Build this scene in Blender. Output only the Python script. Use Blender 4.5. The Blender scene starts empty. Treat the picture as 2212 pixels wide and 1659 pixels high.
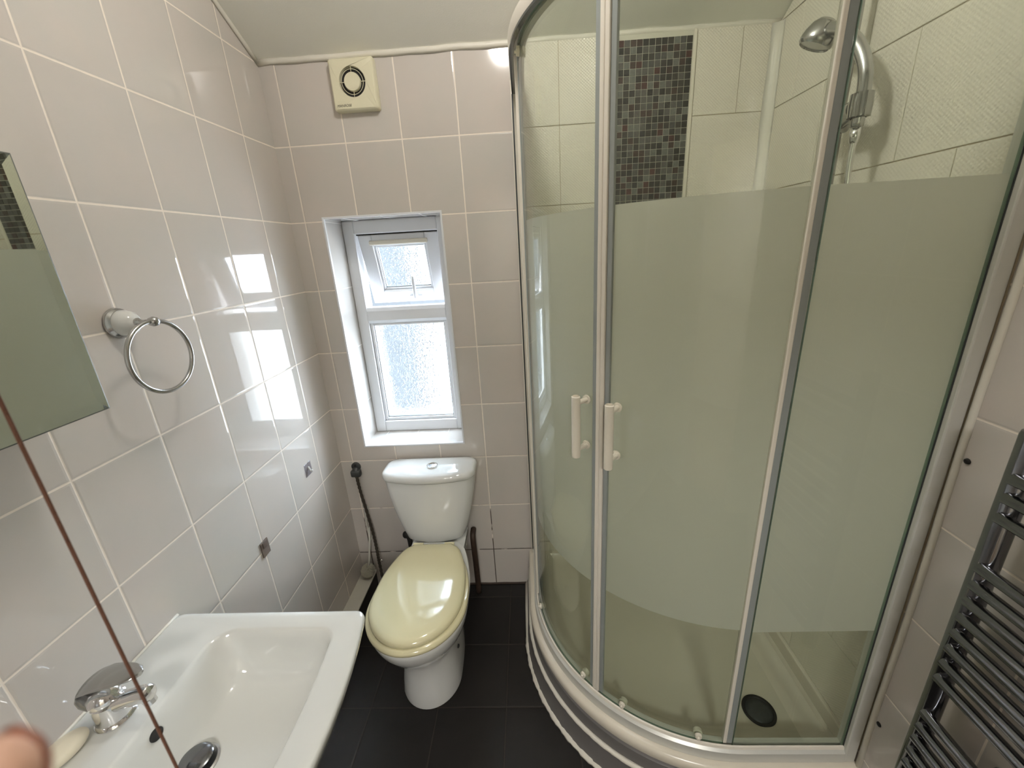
import bpy, bmesh, math, random
from mathutils import Vector, Matrix
random.seed(7)
sc = bpy.context.scene
COL = sc.collection
PI = math.pi

# ---------------------------------------------------------------- camera
cam_d = bpy.data.cameras.new('camera')
cam = bpy.data.objects.new('camera', cam_d); COL.objects.link(cam)
CAM = Vector((0.867, -1.6086, 1.578))
RR = ((0.99811192, 0.02932586, -0.05396849),
      (-0.04188712, -0.31765008, -0.94728237),
      (-0.04492296, 0.94775441, -0.31582196))      # right, down, forward
rx, dn, fw = (Vector(r) for r in RR)
m = Matrix((rx, -dn, -fw)).transposed().to_4x4()
m.translation = CAM
cam.matrix_world = m
cam_d.sensor_fit = 'HORIZONTAL'; cam_d.sensor_width = 36.0
cam_d.lens = 36.0 * 881.5 / 2212.0
cam_d.clip_start = 0.005; cam_d.clip_end = 50
cam_d.dof.use_dof = True; cam_d.dof.focus_distance = 1.5; cam_d.dof.aperture_fstop = 9.0
sc.camera = cam
# ---------------------------------------------------------------- colour management
vs = sc.view_settings
vs.view_transform = 'Standard'; vs.look = 'None'; vs.gamma = 1.0; vs.use_curve_mapping = False
vs.exposure = 0.66
sc.cycles.max_bounces = 14; sc.cycles.transparent_max_bounces = 16
sc.cycles.diffuse_bounces = 6; sc.cycles.glossy_bounces = 6; sc.cycles.transmission_bounces = 10
sc.cycles.sample_clamp_indirect = 6.0
sc.cycles.use_denoising = True
# ---------------------------------------------------------------- sky outside the window
w = bpy.data.worlds.new('sky'); sc.world = w; w.use_nodes = True
nt = w.node_tree; nt.nodes.clear()
wo = nt.nodes.new('ShaderNodeOutputWorld'); bg = nt.nodes.new('ShaderNodeBackground')
tc = nt.nodes.new('ShaderNodeTexCoord'); nz = nt.nodes.new('ShaderNodeTexNoise'); nz.inputs['Scale'].default_value = 5
cr = nt.nodes.new('ShaderNodeValToRGB')
cr.color_ramp.elements[0].position = .35; cr.color_ramp.elements[0].color = (.42, .52, .62, 1)
cr.color_ramp.elements[1].position = .6; cr.color_ramp.elements[1].color = (.85, .915, 1.0, 1)
nt.links.new(tc.outputs['Generated'], nz.inputs['Vector']); nt.links.new(nz.outputs['Fac'], cr.inputs['Fac'])
# below the horizon the world is dull ground
sp = nt.nodes.new('ShaderNodeSeparateXYZ'); nt.links.new(tc.outputs['Generated'], sp.inputs[0])
mr = nt.nodes.new('ShaderNodeMapRange'); mr.inputs['From Min'].default_value = -.06; mr.inputs['From Max'].default_value = .02
nt.links.new(sp.outputs['Z'], mr.inputs['Value'])
mw = nt.nodes.new('ShaderNodeMix'); mw.data_type = 'RGBA'; mw.inputs['A'].default_value = (.16, .17, .18, 1)
nt.links.new(mr.outputs['Result'], mw.inputs['Factor']); nt.links.new(cr.outputs['Color'], mw.inputs['B'])
nt.links.new(mw.outputs['Result'], bg.inputs['Color']); bg.inputs['Strength'].default_value = 62.0
nt.links.new(bg.outputs[0], wo.inputs[0])
# portal in the window opening: tells the renderer where the sky light comes in
pl = bpy.data.lights.new('window_daylight_portal', 'AREA'); pl.shape = 'RECTANGLE'; pl.size = .42; pl.size_y = .94
pl.cycles.is_portal = True
po = bpy.data.objects.new('window_daylight_portal', pl); COL.objects.link(po)
po.location = (.345, .32, 1.25); po.rotation_euler = (-PI/2, 0, 0)
# ceiling lamp bulb (its fitting is built further down)
LAMP = (0.800, -.80, 2.495)          # centre of the glowing globe of the ceiling light (built further down)
LAMP_POWER = 72.0
# unseen fill light added in the hallway behind the camera to brighten the room
ll = bpy.data.lights.new('hall_fill_light', 'AREA'); ll.shape = 'DISK'; ll.size = .5; ll.energy = 29.0; ll.color = (1.0, .98, .95)
lo = bpy.data.objects.new('hall_fill_light', ll); COL.objects.link(lo); lo.location = (.95, -3.2, 2.36)

# ================================================================= materials
def mat(name):
    mt = bpy.data.materials.new(name); mt.use_nodes = True
    return mt, mt.node_tree.nodes, mt.node_tree.links
def srgb(r, g, b):
    f = lambda c: (c/255/12.92) if c/255 <= .04045 else ((c/255+.055)/1.055)**2.4
    return (f(r), f(g), f(b), 1)
def simple(name, col, rough=.4, metal=0, spec=.5, noise=0, nscale=20, bump=0, bscale=200, coat=0):
    mt, N, L = mat(name); p = N['Principled BSDF']
    p.inputs['Base Color'].default_value = col; p.inputs['Roughness'].default_value = rough
    p.inputs['Metallic'].default_value = metal; p.inputs['Specular IOR Level'].default_value = spec
    p.inputs['Coat Weight'].default_value = coat; p.inputs['Coat Roughness'].default_value = .03
    t = N.new('ShaderNodeTexCoord')
    if noise:
        n = N.new('ShaderNodeTexNoise'); n.inputs['Scale'].default_value = nscale; n.inputs['Detail'].default_value = 4
        L.new(t.outputs['Object'], n.inputs['Vector'])
        mx = N.new('ShaderNodeMix'); mx.data_type = 'RGBA'
        mx.inputs['A'].default_value = tuple(c*(1-noise) for c in col[:3])+(1,)
        mx.inputs['B'].default_value = tuple(min(1, c*(1+noise)) for c in col[:3])+(1,)
        L.new(n.outputs['Fac'], mx.inputs['Factor']); L.new(mx.outputs['Result'], p.inputs['Base Color'])
    if bump:
        n2 = N.new('ShaderNodeTexNoise'); n2.inputs['Scale'].default_value = bscale
        L.new(t.outputs['Object'], n2.inputs['Vector'])
        b = N.new('ShaderNodeBump'); b.inputs['Strength'].default_value = bump; b.inputs['Distance'].default_value = .002
        L.new(n2.outputs['Fac'], b.inputs['Height']); L.new(b.outputs['Normal'], p.inputs['Normal'])
    return mt
class NG:
    def __init__(s, mt): s.N = mt.node_tree.nodes; s.L = mt.node_tree.links
    def m(s, op, a, b=None, c=None, clamp=False):
        n = s.N.new('ShaderNodeMath'); n.operation = op; n.use_clamp = clamp
        for i, v in enumerate((a, b, c)):
            if v is None: continue
            if isinstance(v, (int, float)): n.inputs[i].default_value = v
            else: s.L.new(v, n.inputs[i])
        return n.outputs[0]
    def mix(s, f, a, b):
        n = s.N.new('ShaderNodeMix'); n.data_type = 'RGBA'
        for k, v in (('Factor', f), ('A', a), ('B', b)):
            if isinstance(v, (int, float, tuple)): n.inputs[k].default_value = v
            else: s.L.new(v, n.inputs[k])
        return n.outputs['Result']
    def comb(s, a, b, c=0.0):
        n = s.N.new('ShaderNodeCombineXYZ')
        for i, v in enumerate((a, b, c)):
            if isinstance(v, (int, float)): n.inputs[i].default_value = v
            else: s.L.new(v, n.inputs[i])
        return n.outputs[0]
def tile_mat(name, ua, uo, uw, vo, vh, colA, colB, grout, gw=.003, rough=.12, va=2, dark=None, spec=.5, tilt=.008, var=.04):
    """square-set tiles on a plane: axis ua across, axis va up"""
    mt, N, L = mat(name); g = NG(mt); p = N['Principled BSDF']
    t = N.new('ShaderNodeTexCoord'); sx = N.new('ShaderNodeSeparateXYZ'); L.new(t.outputs['Object'], sx.inputs[0])
    U = g.m('DIVIDE', g.m('SUBTRACT', sx.outputs[ua], uo), uw); V = g.m('DIVIDE', g.m('SUBTRACT', sx.outputs[va], vo), vh)
    fu = g.m('FRACT', U); fv = g.m('FRACT', V)
    du = g.m('MULTIPLY', g.m('MINIMUM', fu, g.m('SUBTRACT', 1.0, fu)), uw)
    dv = g.m('MULTIPLY', g.m('MINIMUM', fv, g.m('SUBTRACT', 1.0, fv)), vh)
    nn = N.new('ShaderNodeTexNoise'); nn.inputs['Scale'].default_value = 60; L.new(t.outputs['Object'], nn.inputs['Vector'])
    d = g.m('ADD', g.m('MINIMUM', du, dv), g.m('MULTIPLY', g.m('SUBTRACT', nn.outputs['Fac'], .5), gw*.35))
    tile = g.m('DIVIDE', g.m('SUBTRACT', d, gw*.42), gw*.25, clamp=True)          # 0 in the joint, 1 on the tile
    cid = g.comb(g.m('FLOOR', U), g.m('FLOOR', V))
    wn = N.new('ShaderNodeTexWhiteNoise'); L.new(cid, wn.inputs['Vector'])
    n1 = N.new('ShaderNodeTexNoise'); n1.inputs['Scale'].default_value = 5; n1.inputs['Detail'].default_value = 5; n1.inputs['Roughness'].default_value = .6
    off = N.new('ShaderNodeVectorMath'); off.operation = 'MULTIPLY_ADD'
    L.new(wn.outputs['Color'], off.inputs[0]); off.inputs[1].default_value = (7, 7, 7); L.new(t.outputs['Object'], off.inputs[2])
    L.new(off.outputs[0], n1.inputs['Vector'])
    fac = g.m('MULTIPLY_ADD', g.m('SUBTRACT', n1.outputs['Fac'], .5), 2.6, .5, clamp=True)
    body = g.mix(fac, colA, colB)
    hsv = N.new('ShaderNodeHueSaturation'); L.new(body, hsv.inputs['Color'])
    L.new(g.m('MULTIPLY_ADD', wn.outputs['Value'], var, 1-var/2), hsv.inputs['Value'])
    gc = grout
    if dark:     # (level, colour): stained joints low down
        n3 = N.new('ShaderNodeTexNoise'); n3.inputs['Scale'].default_value = 9; n3.inputs['Detail'].default_value = 6; L.new(t.outputs['Object'], n3.inputs['Vector'])
        k = g.m('MULTIPLY', g.m('SUBTRACT', g.m('ADD', dark[0], g.m('MULTIPLY', g.m('SUBTRACT', n3.outputs['Fac'], .5), 1.6)), sx.outputs[2]), 9.0, clamp=True)
        gc = g.mix(k, grout, dark[1])
    L.new(g.mix(tile, gc, hsv.outputs['Color']), p.inputs['Base Color'])
    L.new(g.m('MULTIPLY_ADD', tile, rough-.6, .6), p.inputs['Roughness'])
    p.inputs['Specular IOR Level'].default_value = spec
    # every tile sits a hair out of true; joint recessed
    va_ = N.new('ShaderNodeVectorMath'); va_.operation = 'MULTIPLY_ADD'; L.new(wn.outputs['Color'], va_.inputs[0])
    va_.inputs[1].default_value = (tilt*2,)*3; va_.inputs[2].default_value = (-tilt,)*3
    geo = N.new('ShaderNodeNewGeometry'); ad = N.new('ShaderNodeVectorMath'); ad.operation = 'ADD'
    L.new(geo.outputs['Normal'], ad.inputs[0]); L.new(va_.outputs[0], ad.inputs[1])
    nm = N.new('ShaderNodeVectorMath'); nm.operation = 'NORMALIZE'; L.new(ad.outputs[0], nm.inputs[0])
    n4 = N.new('ShaderNodeTexNoise'); n4.inputs['Scale'].default_value = 11; L.new(t.outputs['Object'], n4.inputs['Vector'])
    edge = g.m('DIVIDE', d, gw*1.6, clamp=True)
    b = N.new('ShaderNodeBump'); b.inputs['Strength'].default_value = .5; b.inputs['Distance'].default_value = .0016
    L.new(g.m('MULTIPLY_ADD', n4.outputs['Fac'], .10, edge), b.inputs['Height'])
    L.new(nm.outputs[0], b.inputs['Normal']); L.new(b.outputs['Normal'], p.inputs['Normal'])
    return mt

TA, TB = srgb(203, 194, 187), srgb(196, 192, 186)
GR = srgb(238, 228, 216)
M = {}
M['tile_left'] = tile_mat('pale_wall_tile_left', 1, -.171, .1987, 1.958, .25, TA, TB, GR, gw=.0036, rough=.035)
M['tile_back'] = tile_mat('pale_wall_tile_back', 0, .055, .2008, 1.958, .25, TA, TB, GR, gw=.0036, rough=.10, dark=(.42, srgb(70, 58, 50)))
M['tile_right'] = tile_mat('pale_wall_tile_right', 1, -.86, .2, .733, .246, TA, TB, GR, gw=.0036, rough=.14)
M['tile_front'] = tile_mat('pale_wall_tile_front', 0, .055, .2, 1.958, .25, TA, TB, GR, gw=.0036, rough=.12)
M['reveal'] = tile_mat('window_reveal_tile', 0, .185, .145, 1.958, .25, srgb(206, 202, 198), srgb(200, 198, 195), srgb(226, 222, 218), gw=.003, rough=.08)
M['floor'] = tile_mat('black_floor_tile', 0, .481, .25, -.083, .2475, srgb(33, 30, 29), srgb(26, 24, 23), srgb(52, 46, 42), gw=.0028, rough=.42, va=1, spec=.3, tilt=.004, var=.15)
M['ceiling'] = simple('ceiling_paint', srgb(236, 235, 226), .75, noise=.03, nscale=3, bump=.15, bscale=300)
M['caulk'] = simple('cream_sealant', srgb(226, 222, 210), .4, noise=.05, nscale=12, bump=.4, bscale=60)
M['upvc'] = simple('white_upvc', srgb(226, 228, 232), .28)
M['ceramic'] = simple('white_ceramic', srgb(218, 219, 217), .06, coat=.4)
M['basin'] = simple('basin_ceramic', srgb(215, 216, 212), .07, coat=.4)
M['seat'] = simple('cream_plastic', srgb(221, 214, 176), .10, coat=.5)
M['cream'] = simple('cream_plastic_fan', srgb(222, 217, 190), .3)
M['whiteplastic'] = simple('ivory_plastic', srgb(226, 220, 205), .35)
M['alu'] = simple('painted_aluminium', srgb(208, 208, 202), .34, metal=.2, noise=.03, nscale=4)
M['aluwhite'] = simple('white_aluminium', srgb(226, 220, 208), .3)
M['chrome'] = simple('chrome', (.82, .82, .83, 1), .07, metal=1)
M['chrome_dull'] = simple('dull_chrome', (.50, .50, .50, 1), .22, metal=1)
M['chrome_mid'] = simple('grey_chrome', (.42, .42, .42, 1), .10, metal=1)
M['chrome_dark'] = simple('dark_chrome', (.22, .225, .24, 1), .14, metal=1)
M['black'] = simple('black_hollow', (.012, .011, .010, 1), .6)
M['gasket'] = simple('black_gasket', srgb(52, 56, 56), .5)
M['dark_grey'] = simple('aged_grey_metal', srgb(70, 72, 72), .45, metal=.3, noise=.3, nscale=80)
M['hose_dark'] = simple('tarnished_hose', srgb(72, 66, 58), .45, metal=.4, noise=.35, nscale=120)
M['rust'] = simple('brown_pipe', srgb(56, 41, 31), .6, noise=.4, nscale=60)
M['plinth'] = simple('grey_plinth', srgb(112, 109, 108), .5, noise=.08, nscale=12)
M['tray'] = simple('cream_shower_tray', srgb(216, 209, 194), .22, noise=.04, nscale=10)
M['cord'] = simple('brown_cord', srgb(112, 76, 58), .8, bump=1, bscale=900)
M['soap'] = simple('cream_soap', srgb(236, 229, 208), .45, noise=.02, bump=.2, bscale=40)
M['skin'] = simple('skin', srgb(232, 186, 162), .5, noise=.05, nscale=90, bump=.2, bscale=400)
M['nail'] = simple('fingernail', srgb(226, 178, 160), .25)
M['bristle'] = simple('grey_bristle', srgb(198, 194, 178), .7)
M['brush'] = simple('white_brush_plastic', srgb(206, 204, 194), .4)
M['boxing'] = simple('white_painted_board', srgb(205, 202, 190), .45, noise=.05)
M['vinyl'] = simple('dark_vinyl', srgb(58, 54, 51), .5)
M['brown'] = simple('brown_patch', srgb(92, 80, 72), .5, noise=.3, nscale=150)
M['door'] = simple('white_door_paint', srgb(215, 212, 205), .35)
M['ink'] = simple('dark_print', srgb(70, 66, 50), .6)
M['hall'] = simple('hall_paint', srgb(226, 222, 210), .6)
M['hall_floor'] = simple('hall_carpet', srgb(140, 125, 108), .9, noise=.2, nscale=300)
M['render'] = simple('dim_outside_wall', (.017, .0183, .0193, 1), 1.0, spec=0, noise=.1, nscale=3)
M['teal'] = simple('teal_reflection', srgb(40, 92, 90), .3)
M['mirror'] = simple('mirror_silver', (.73, .745, .72, 1), .012, metal=1)
M['mirror_edge'] = simple('mirror_edge', (.10, .11, .10, 1), .3)

def glassy(name, tint, frost=False, bump=None, ff=.04):
    mt, N, L = mat(name); g = NG(mt); N.remove(N['Principled BSDF'])
    geo = N.new('ShaderNodeNewGeometry'); dp = N.new('ShaderNodeVectorMath'); dp.operation = 'DOT_PRODUCT'
    L.new(geo.outputs['Normal'], dp.inputs[0]); L.new(geo.outputs['Incoming'], dp.inputs[1])
    fr = g.m('MULTIPLY_ADD', g.m('POWER', g.m('SUBTRACT', 1.0, g.m('ABSOLUTE', dp.outputs['Value'])), 5.0), 1-ff, ff, clamp=True)
    gl = N.new('ShaderNodeBsdfGlossy'); gl.inputs['Roughness'].default_value = .015 if not frost else .35
    if frost:
        tr = N.new('ShaderNodeBsdfTranslucent'); tr.inputs['Color'].default_value = tint
        df = N.new('ShaderNodeBsdfDiffuse'); df.inputs['Color'].default_value = tint
        mm = N.new('ShaderNodeMixShader'); mm.inputs[0].default_value = .45
        L.new(tr.outputs[0], mm.inputs[1]); L.new(df.outputs[0], mm.inputs[2]); body = mm.outputs[0]
    else:
        tr = N.new('ShaderNodeBsdfTransparent'); tr.inputs['Color'].default_value = tint; body = tr.outputs[0]
    mx = N.new('ShaderNodeMixShader'); L.new(fr, mx.inputs[0]); L.new(body, mx.inputs[1]); L.new(gl.outputs[0], mx.inputs[2])
    L.new(mx.outputs[0], N['Material Output'].inputs['Surface'])
    return mt
M['glass'] = glassy('clear_green_glass', (.925, .955, .915, 1))
M['frost'] = glassy('frosted_film', (.84, .85, .775, 1), frost=True, ff=.02)
M['glass_edge'] = simple('green_glass_edge', srgb(120, 140, 125), .15)
M['seal'] = simple('grey_pvc_seal', srgb(146, 152, 150), .3)
M['clearpad'] = glassy('clear_plastic_pad', (.86, .86, .90, 1), ff=.08)
# patterned obscure window glass: half passes straight, half is bent by the moulded pattern
mt, N, L = mat('obscure_window_glass'); N.remove(N['Principled BSDF'])
t = N.new('ShaderNodeTexCoord')
nz1 = N.new('ShaderNodeTexNoise'); nz1.inputs['Scale'].default_value = 85; nz1.inputs['Detail'].default_value = 2; nz1.inputs['Distortion'].default_value = 2.2
L.new(t.outputs['Object'], nz1.inputs['Vector'])
bp = N.new('ShaderNodeBump'); bp.inputs['Strength'].default_value = 1.0; bp.inputs['Distance'].default_value = .010
L.new(nz1.outputs['Fac'], bp.inputs['Height'])
rf = N.new('ShaderNodeBsdfRefraction'); rf.inputs['IOR'].default_value = 1.12; rf.inputs['Roughness'].default_value = .02; rf.inputs['Color'].default_value = (.93, .96, .97, 1)
L.new(bp.outputs['Normal'], rf.inputs['Normal'])
tr = N.new('ShaderNodeBsdfTransparent'); tr.inputs['Color'].default_value = (.95, .97, .98, 1)
m1 = N.new('ShaderNodeMixShader'); m1.inputs[0].default_value = .45
L.new(rf.outputs[0], m1.inputs[1]); L.new(tr.outputs[0], m1.inputs[2])
gl = N.new('ShaderNodeBsdfGlossy'); gl.inputs['Roughness'].default_value = .05; L.new(bp.outputs['Normal'], gl.inputs['Normal'])
m2 = N.new('ShaderNodeMixShader'); m2.inputs[0].default_value = .06
L.new(m1.outputs[0], m2.inputs[1]); L.new(gl.outputs[0], m2.inputs[2]); L.new(m2.outputs[0], N['Material Output'].inputs['Surface'])
M['obscure'] = mt
# embossed cream shower tile
def embossed(name, px_, pz_, st, ds):
    mt, N, L = mat(name); g = NG(mt); p = N['Principled BSDF']
    t = N.new('ShaderNodeTexCoord'); sx = N.new('ShaderNodeSeparateXYZ'); L.new(t.outputs['Object'], sx.inputs[0])
    hz = g.m('ADD', sx.outputs[0], sx.outputs[1])
    s1 = g.m('SINE', g.m('MULTIPLY', hz, 2*PI/px_)); s2 = g.m('SINE', g.m('MULTIPLY', sx.outputs[2], 2*PI/pz_))
    hh = g.m('MULTIPLY', s1, s2)
    n = N.new('ShaderNodeTexNoise'); n.inputs['Scale'].default_value = 180; L.new(t.outputs['Object'], n.inputs['Vector'])
    b = N.new('ShaderNodeBump'); b.inputs['Strength'].default_value = st; b.inputs['Distance'].default_value = ds
    L.new(g.m('ADD', hh, g.m('MULTIPLY', n.outputs['Fac'], .6)), b.inputs['Height']); L.new(b.outputs['Normal'], p.inputs['Normal'])
    p.inputs['Base Color'].default_value = srgb(228, 223, 209); p.inputs['Roughness'].default_value = .09
    M[name] = mt
embossed('shower_tile', .0100, .0088, 1.0, .00055)
embossed('shower_tile_side', .0100, .0088, 1.0, .00035)
# glass and stone mosaic: colour picked per little tile
mt, N, L = mat('mosaic_tile'); g = NG(mt); p = N['Principled BSDF']
t = N.new('ShaderNodeTexCoord'); sx = N.new('ShaderNodeSeparateXYZ'); L.new(t.outputs['Object'], sx.inputs[0])
cid = g.comb(g.m('FLOOR', g.m('DIVIDE', g.m('SUBTRACT', sx.outputs[0], 1.135), .0198)), g.m('FLOOR', g.m('DIVIDE', g.m('SUBTRACT', sx.outputs[2], .21), .0198)))
wn = N.new('ShaderNodeTexWhiteNoise'); L.new(cid, wn.inputs['Vector'])
rp = N.new('ShaderNodeValToRGB'); rp.color_ramp.interpolation = 'CONSTANT'
for i, (ps, c) in enumerate([(0, srgb(46, 46, 42)), (.24, srgb(62, 60, 54)), (.42, srgb(96, 96, 90)), (.62, srgb(118, 120, 114)), (.74, srgb(68, 52, 46)), (.86, srgb(78, 48, 44)), (.93, srgb(82, 84, 80))]):
    e = rp.color_ramp.elements[i] if i < 2 else rp.color_ramp.elements.new(ps)
    e.position = ps; e.color = c
L.new(wn.outputs['Value'], rp.inputs['Fac'])
n = N.new('ShaderNodeTexNoise'); n.inputs['Scale'].default_value = 160; n.inputs['Detail'].default_value = 5; L.new(t.outputs['Object'], n.inputs['Vector'])
hs = N.new('ShaderNodeHueSaturation'); L.new(rp.outputs['Color'], hs.inputs['Color']); L.new(g.m('MULTIPLY_ADD', n.outputs['Fac'], .9, .36), hs.inputs['Value'])
L.new(hs.outputs['Color'], p.inputs['Base Color']); p.inputs['Roughness'].default_value = .3
M['mosaic'] = mt
M['mosaic_grout'] = simple('mosaic_grout', srgb(206, 203, 188), .6)
M['joint'] = simple('stained_joint', srgb(186, 174, 148), .8, noise=.3, nscale=14)

# ================================================================= mesh helpers
def obj(name, bm, m, parent=None, smooth=False, angle=None):
    me = bpy.data.meshes.new(name)
    bmesh.ops.recalc_face_normals(bm, faces=bm.faces[:])
    bm.to_mesh(me); bm.free()
    for x in (m if isinstance(m, (list, tuple)) else [m]):
        me.materials.append(M[x] if isinstance(x, str) else x)
    o = bpy.data.objects.new(name, me); COL.objects.link(o)
    if smooth:
        me.polygons.foreach_set('use_smooth', [True]*len(me.polygons))
        if angle: me.set_sharp_from_angle(angle=math.radians(angle))
    if parent:
        o.parent = parent; o.matrix_parent_inverse = parent.matrix_world.inverted() if False else Matrix.Translation(-parent.location)
    return o
def thing(name, label, cat, loc=(0, 0, 0), group=None, kind=None):
    o = bpy.data.objects.new(name, None); o.empty_display_size = .05; COL.objects.link(o); o.location = loc
    if label: o['label'] = label
    if cat: o['category'] = cat
    if group: o['group'] = group
    if kind: o['kind'] = kind
    return o
def tag(o, label=None, cat=None, group=None, kind=None):
    if label: o['label'] = label
    if cat: o['category'] = cat
    if group: o['group'] = group
    if kind: o['kind'] = kind
    return o
def B(): return bmesh.new()
def box(bm, x0, x1, y0, y1, z0, z1, bev=0, mi=0, seg=2):
    r = bmesh.ops.create_cube(bm, size=1)
    for v in r['verts']:
        v.co = Vector(((x0+x1)/2+v.co.x*(x1-x0), (y0+y1)/2+v.co.y*(y1-y0), (z0+z1)/2+v.co.z*(z1-z0)))
    fs = set(f for v in r['verts'] for f in v.link_faces)
    for f in fs: f.material_index = mi
    if bev:
        es = list(set(e for v in r['verts'] for e in v.link_edges))
        q = bmesh.ops.bevel(bm, geom=es, offset=bev, segments=seg, affect='EDGES', profile=.5)
        for f in q['faces']: f.material_index = mi
def loft(bm, loops, cap0=True, cap1=True, mi=0, closed=True):
    rows = [[bm.verts.new(p) for p in lp] for lp in loops]
    n = len(rows[0])
    for a, b_ in zip(rows, rows[1:]):
        for i in range(n if closed else n-1):
            j = (i+1) % n
            try:
                f = bm.faces.new((a[i], a[j], b_[j], b_[i])); f.material_index = mi
            except ValueError: pass
    if cap0: f = bm.faces.new(rows[0][::-1]); f.material_index = mi
    if cap1: f = bm.faces.new(rows[-1]); f.material_index = mi
    return rows
def frame_dirs(pts):
    """parallel-transport frames along a path"""
    out = []; n = len(pts); up = None
    for i in range(n):
        t_ = (pts[min(i+1, n-1)]-pts[max(i-1, 0)]).normalized()
        if up is None:
            up = Vector((0, 0, 1)) if abs(t_.z) < .9 else Vector((1, 0, 0))
        s = t_.cross(up)
        if s.length < 1e-6: s = t_.cross(Vector((0, 1, 0)))
        s.normalize(); up = s.cross(t_).normalized()
        out.append((t_, s, up))
    return out
def tube(bm, pts, r, n=12, cap=True, mi=0, flat=1.0):
    pts = [Vector(p) for p in pts]; rs = r if isinstance(r, (list, tuple)) else [r]*len(pts)
    fr = frame_dirs(pts)
    loops = [[p+s*(math.cos(2*PI*k/n)*q)+u*(math.sin(2*PI*k/n)*q*flat) for k in range(n)] for p, q, (t_, s, u) in zip(pts, rs, fr)]
    return loft(bm, loops, cap, cap, mi)
def spline(ps, k=8):
    ps = [Vector(p) for p in ps]; out = []
    P = [2*ps[0]-ps[1]]+ps+[2*ps[-1]-ps[-2]]
    for i in range(1, len(P)-2):
        for j in range(k):
            t_ = j/k; a, b_, c, d = P[i-1], P[i], P[i+1], P[i+2]
            out.append(.5*((2*b_)+(c-a)*t_+(2*a-5*b_+4*c-d)*t_**2+(-a+3*b_-3*c+d)*t_**3))
    out.append(ps[-1]); return out
def lathe(bm, prof, c, axis='Z', n=32, mi=0, cap0=True, cap1=True):
    """prof: (radius, height) list turned about an axis through c"""
    c = Vector(c); loops = []
    for r, h in prof:
        r = max(r, 1e-4); lp = []
        for k in range(n):
            a = 2*PI*k/n; x, y = math.cos(a)*r, math.sin(a)*r
            v = {'Z': Vector((x, y, h)), 'X': Vector((h, x, y)), 'Y': Vector((x, h, y)), '-Y': Vector((x, -h, y)), '-X': Vector((-h, x, y))}[axis]
            lp.append(c+v)
        loops.append(lp)
    return loft(bm, loops, cap0, cap1, mi)
def rr(x0, x1, y0, y1, z, r, n=8, fn=None):
    """rounded rectangle loop; r = radius or (r at x1y1, x0y1, x0y0, x1y0)"""
    rs = r if isinstance(r, (list, tuple)) else (r,)*4
    out = []
    for (cx, cy, a0), q in zip(((x1, y1, 0), (x0, y1, 90), (x0, y0, 180), (x1, y0, 270)), rs):
        sx_ = 1 if a0 in (0, 270) else -1; sy_ = 1 if a0 in (0, 90) else -1
        ox, oy = cx-sx_*q, cy-sy_*q
        for k in range(n+1):
            a = math.radians(a0+90*k/n); v = Vector((ox+math.cos(a)*q, oy+math.sin(a)*q, z))
            out.append(fn(v) if fn else v)
    return out
def sweep(bm, path, prof, closed_prof=True, mi=0):
    """path: list of ((x,y), (nx,ny)); prof: list of (offset outward, z)"""
    loops = [[Vector((p[0]+nn_[0]*o_, p[1]+nn_[1]*o_, z)) for o_, z in prof] for p, nn_ in path]
    return loft(bm, loops, True, True, mi, closed_prof)
def struct(name, bm, m, parent=None, **k):
    o = obj(name, bm, m, parent, **k)
    if not parent: o['kind'] = 'structure'
    return o

W = 1.708; YB = -2.35; HC = 2.76; ZC0 = 2.21; SL = .55; YF = -(HC-ZC0)/SL
# ================================================================= the room
bm = B(); box(bm, -.15, W+.15, YB-.15, .35, -.12, 0); struct('floor', bm, 'floor')
bm = B(); box(bm, -.15, 0, YB-.15, .35, 0, HC+.1); struct('wall_left', bm, 'tile_left')
bm = B(); box(bm, W, W+.15, YB-.15, .35, 0, HC+.1); struct('wall_right', bm, 'tile_right')
# back wall with the window opening (reveal tiled)
WX0, WX1, WZ0, WZ1, WD = .125, .564, .780, 1.718, .35
bm = B()
box(bm, 0, WX0, 0, WD, 0, HC); box(bm, WX1, W, 0, WD, 0, HC); box(bm, WX0, WX1, 0, WD, 0, WZ0); box(bm, WX0, WX1, 0, WD, WZ1, HC)
for f in bm.faces:
    c = f.calc_center_median(); nn_ = f.normal
    if WX0-.001 <= c.x <= WX1+.001 and WZ0-.001 <= c.z <= WZ1+.001 and c.y > .01: f.material_index = 1
wb = struct('wall_back', bm, ['tile_back', 'reveal'])
bm = B(); box(bm, 0, .50, YB-.12, YB, 0, HC); box(bm, 1.32, W, YB-.12, YB, 0, HC); box(bm, .50, 1.32, YB-.12, YB, 2.03, HC); struct('wall_front', bm, 'tile_front')
# unseen hallway beyond the open door, added to bounce the fill light in
bm = B(); box(bm, -.4, 2.2, -4.1, YB-.15, -.12, 0); struct('floor_hall', bm, 'hall_floor')
bm = B(); box(bm, -.5, -.4, -4.1, YB-.12, 0, 2.5); struct('wall_hall_left', bm, 'hall')
bm = B(); box(bm, 2.2, 2.3, -4.1, YB-.12, 0, 2.5); struct('wall_hall_right', bm, 'hall')
bm = B(); box(bm, -.5, 2.3, -4.2, -4.1, 0, 2.5); struct('wall_hall_front', bm, 'hall')
bm = B(); box(bm, -.5, -.15, YB-.15, YB-.12, 0, 2.5); box(bm, W+.15, 2.3, YB-.15, YB-.12, 0, 2.5); struct('wall_hall_back', bm, 'hall')
bm = B(); box(bm, -.5, 2.3, -4.2, YB-.151, 2.4, 2.5); struct('ceiling_hall', bm, 'hall')
# dark wall added outside to dim the left of the window view
bm = B(); box(bm, -7, -.50, 3.2, 6, -3, 6); struct('wall_outside', bm, 'render')
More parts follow.
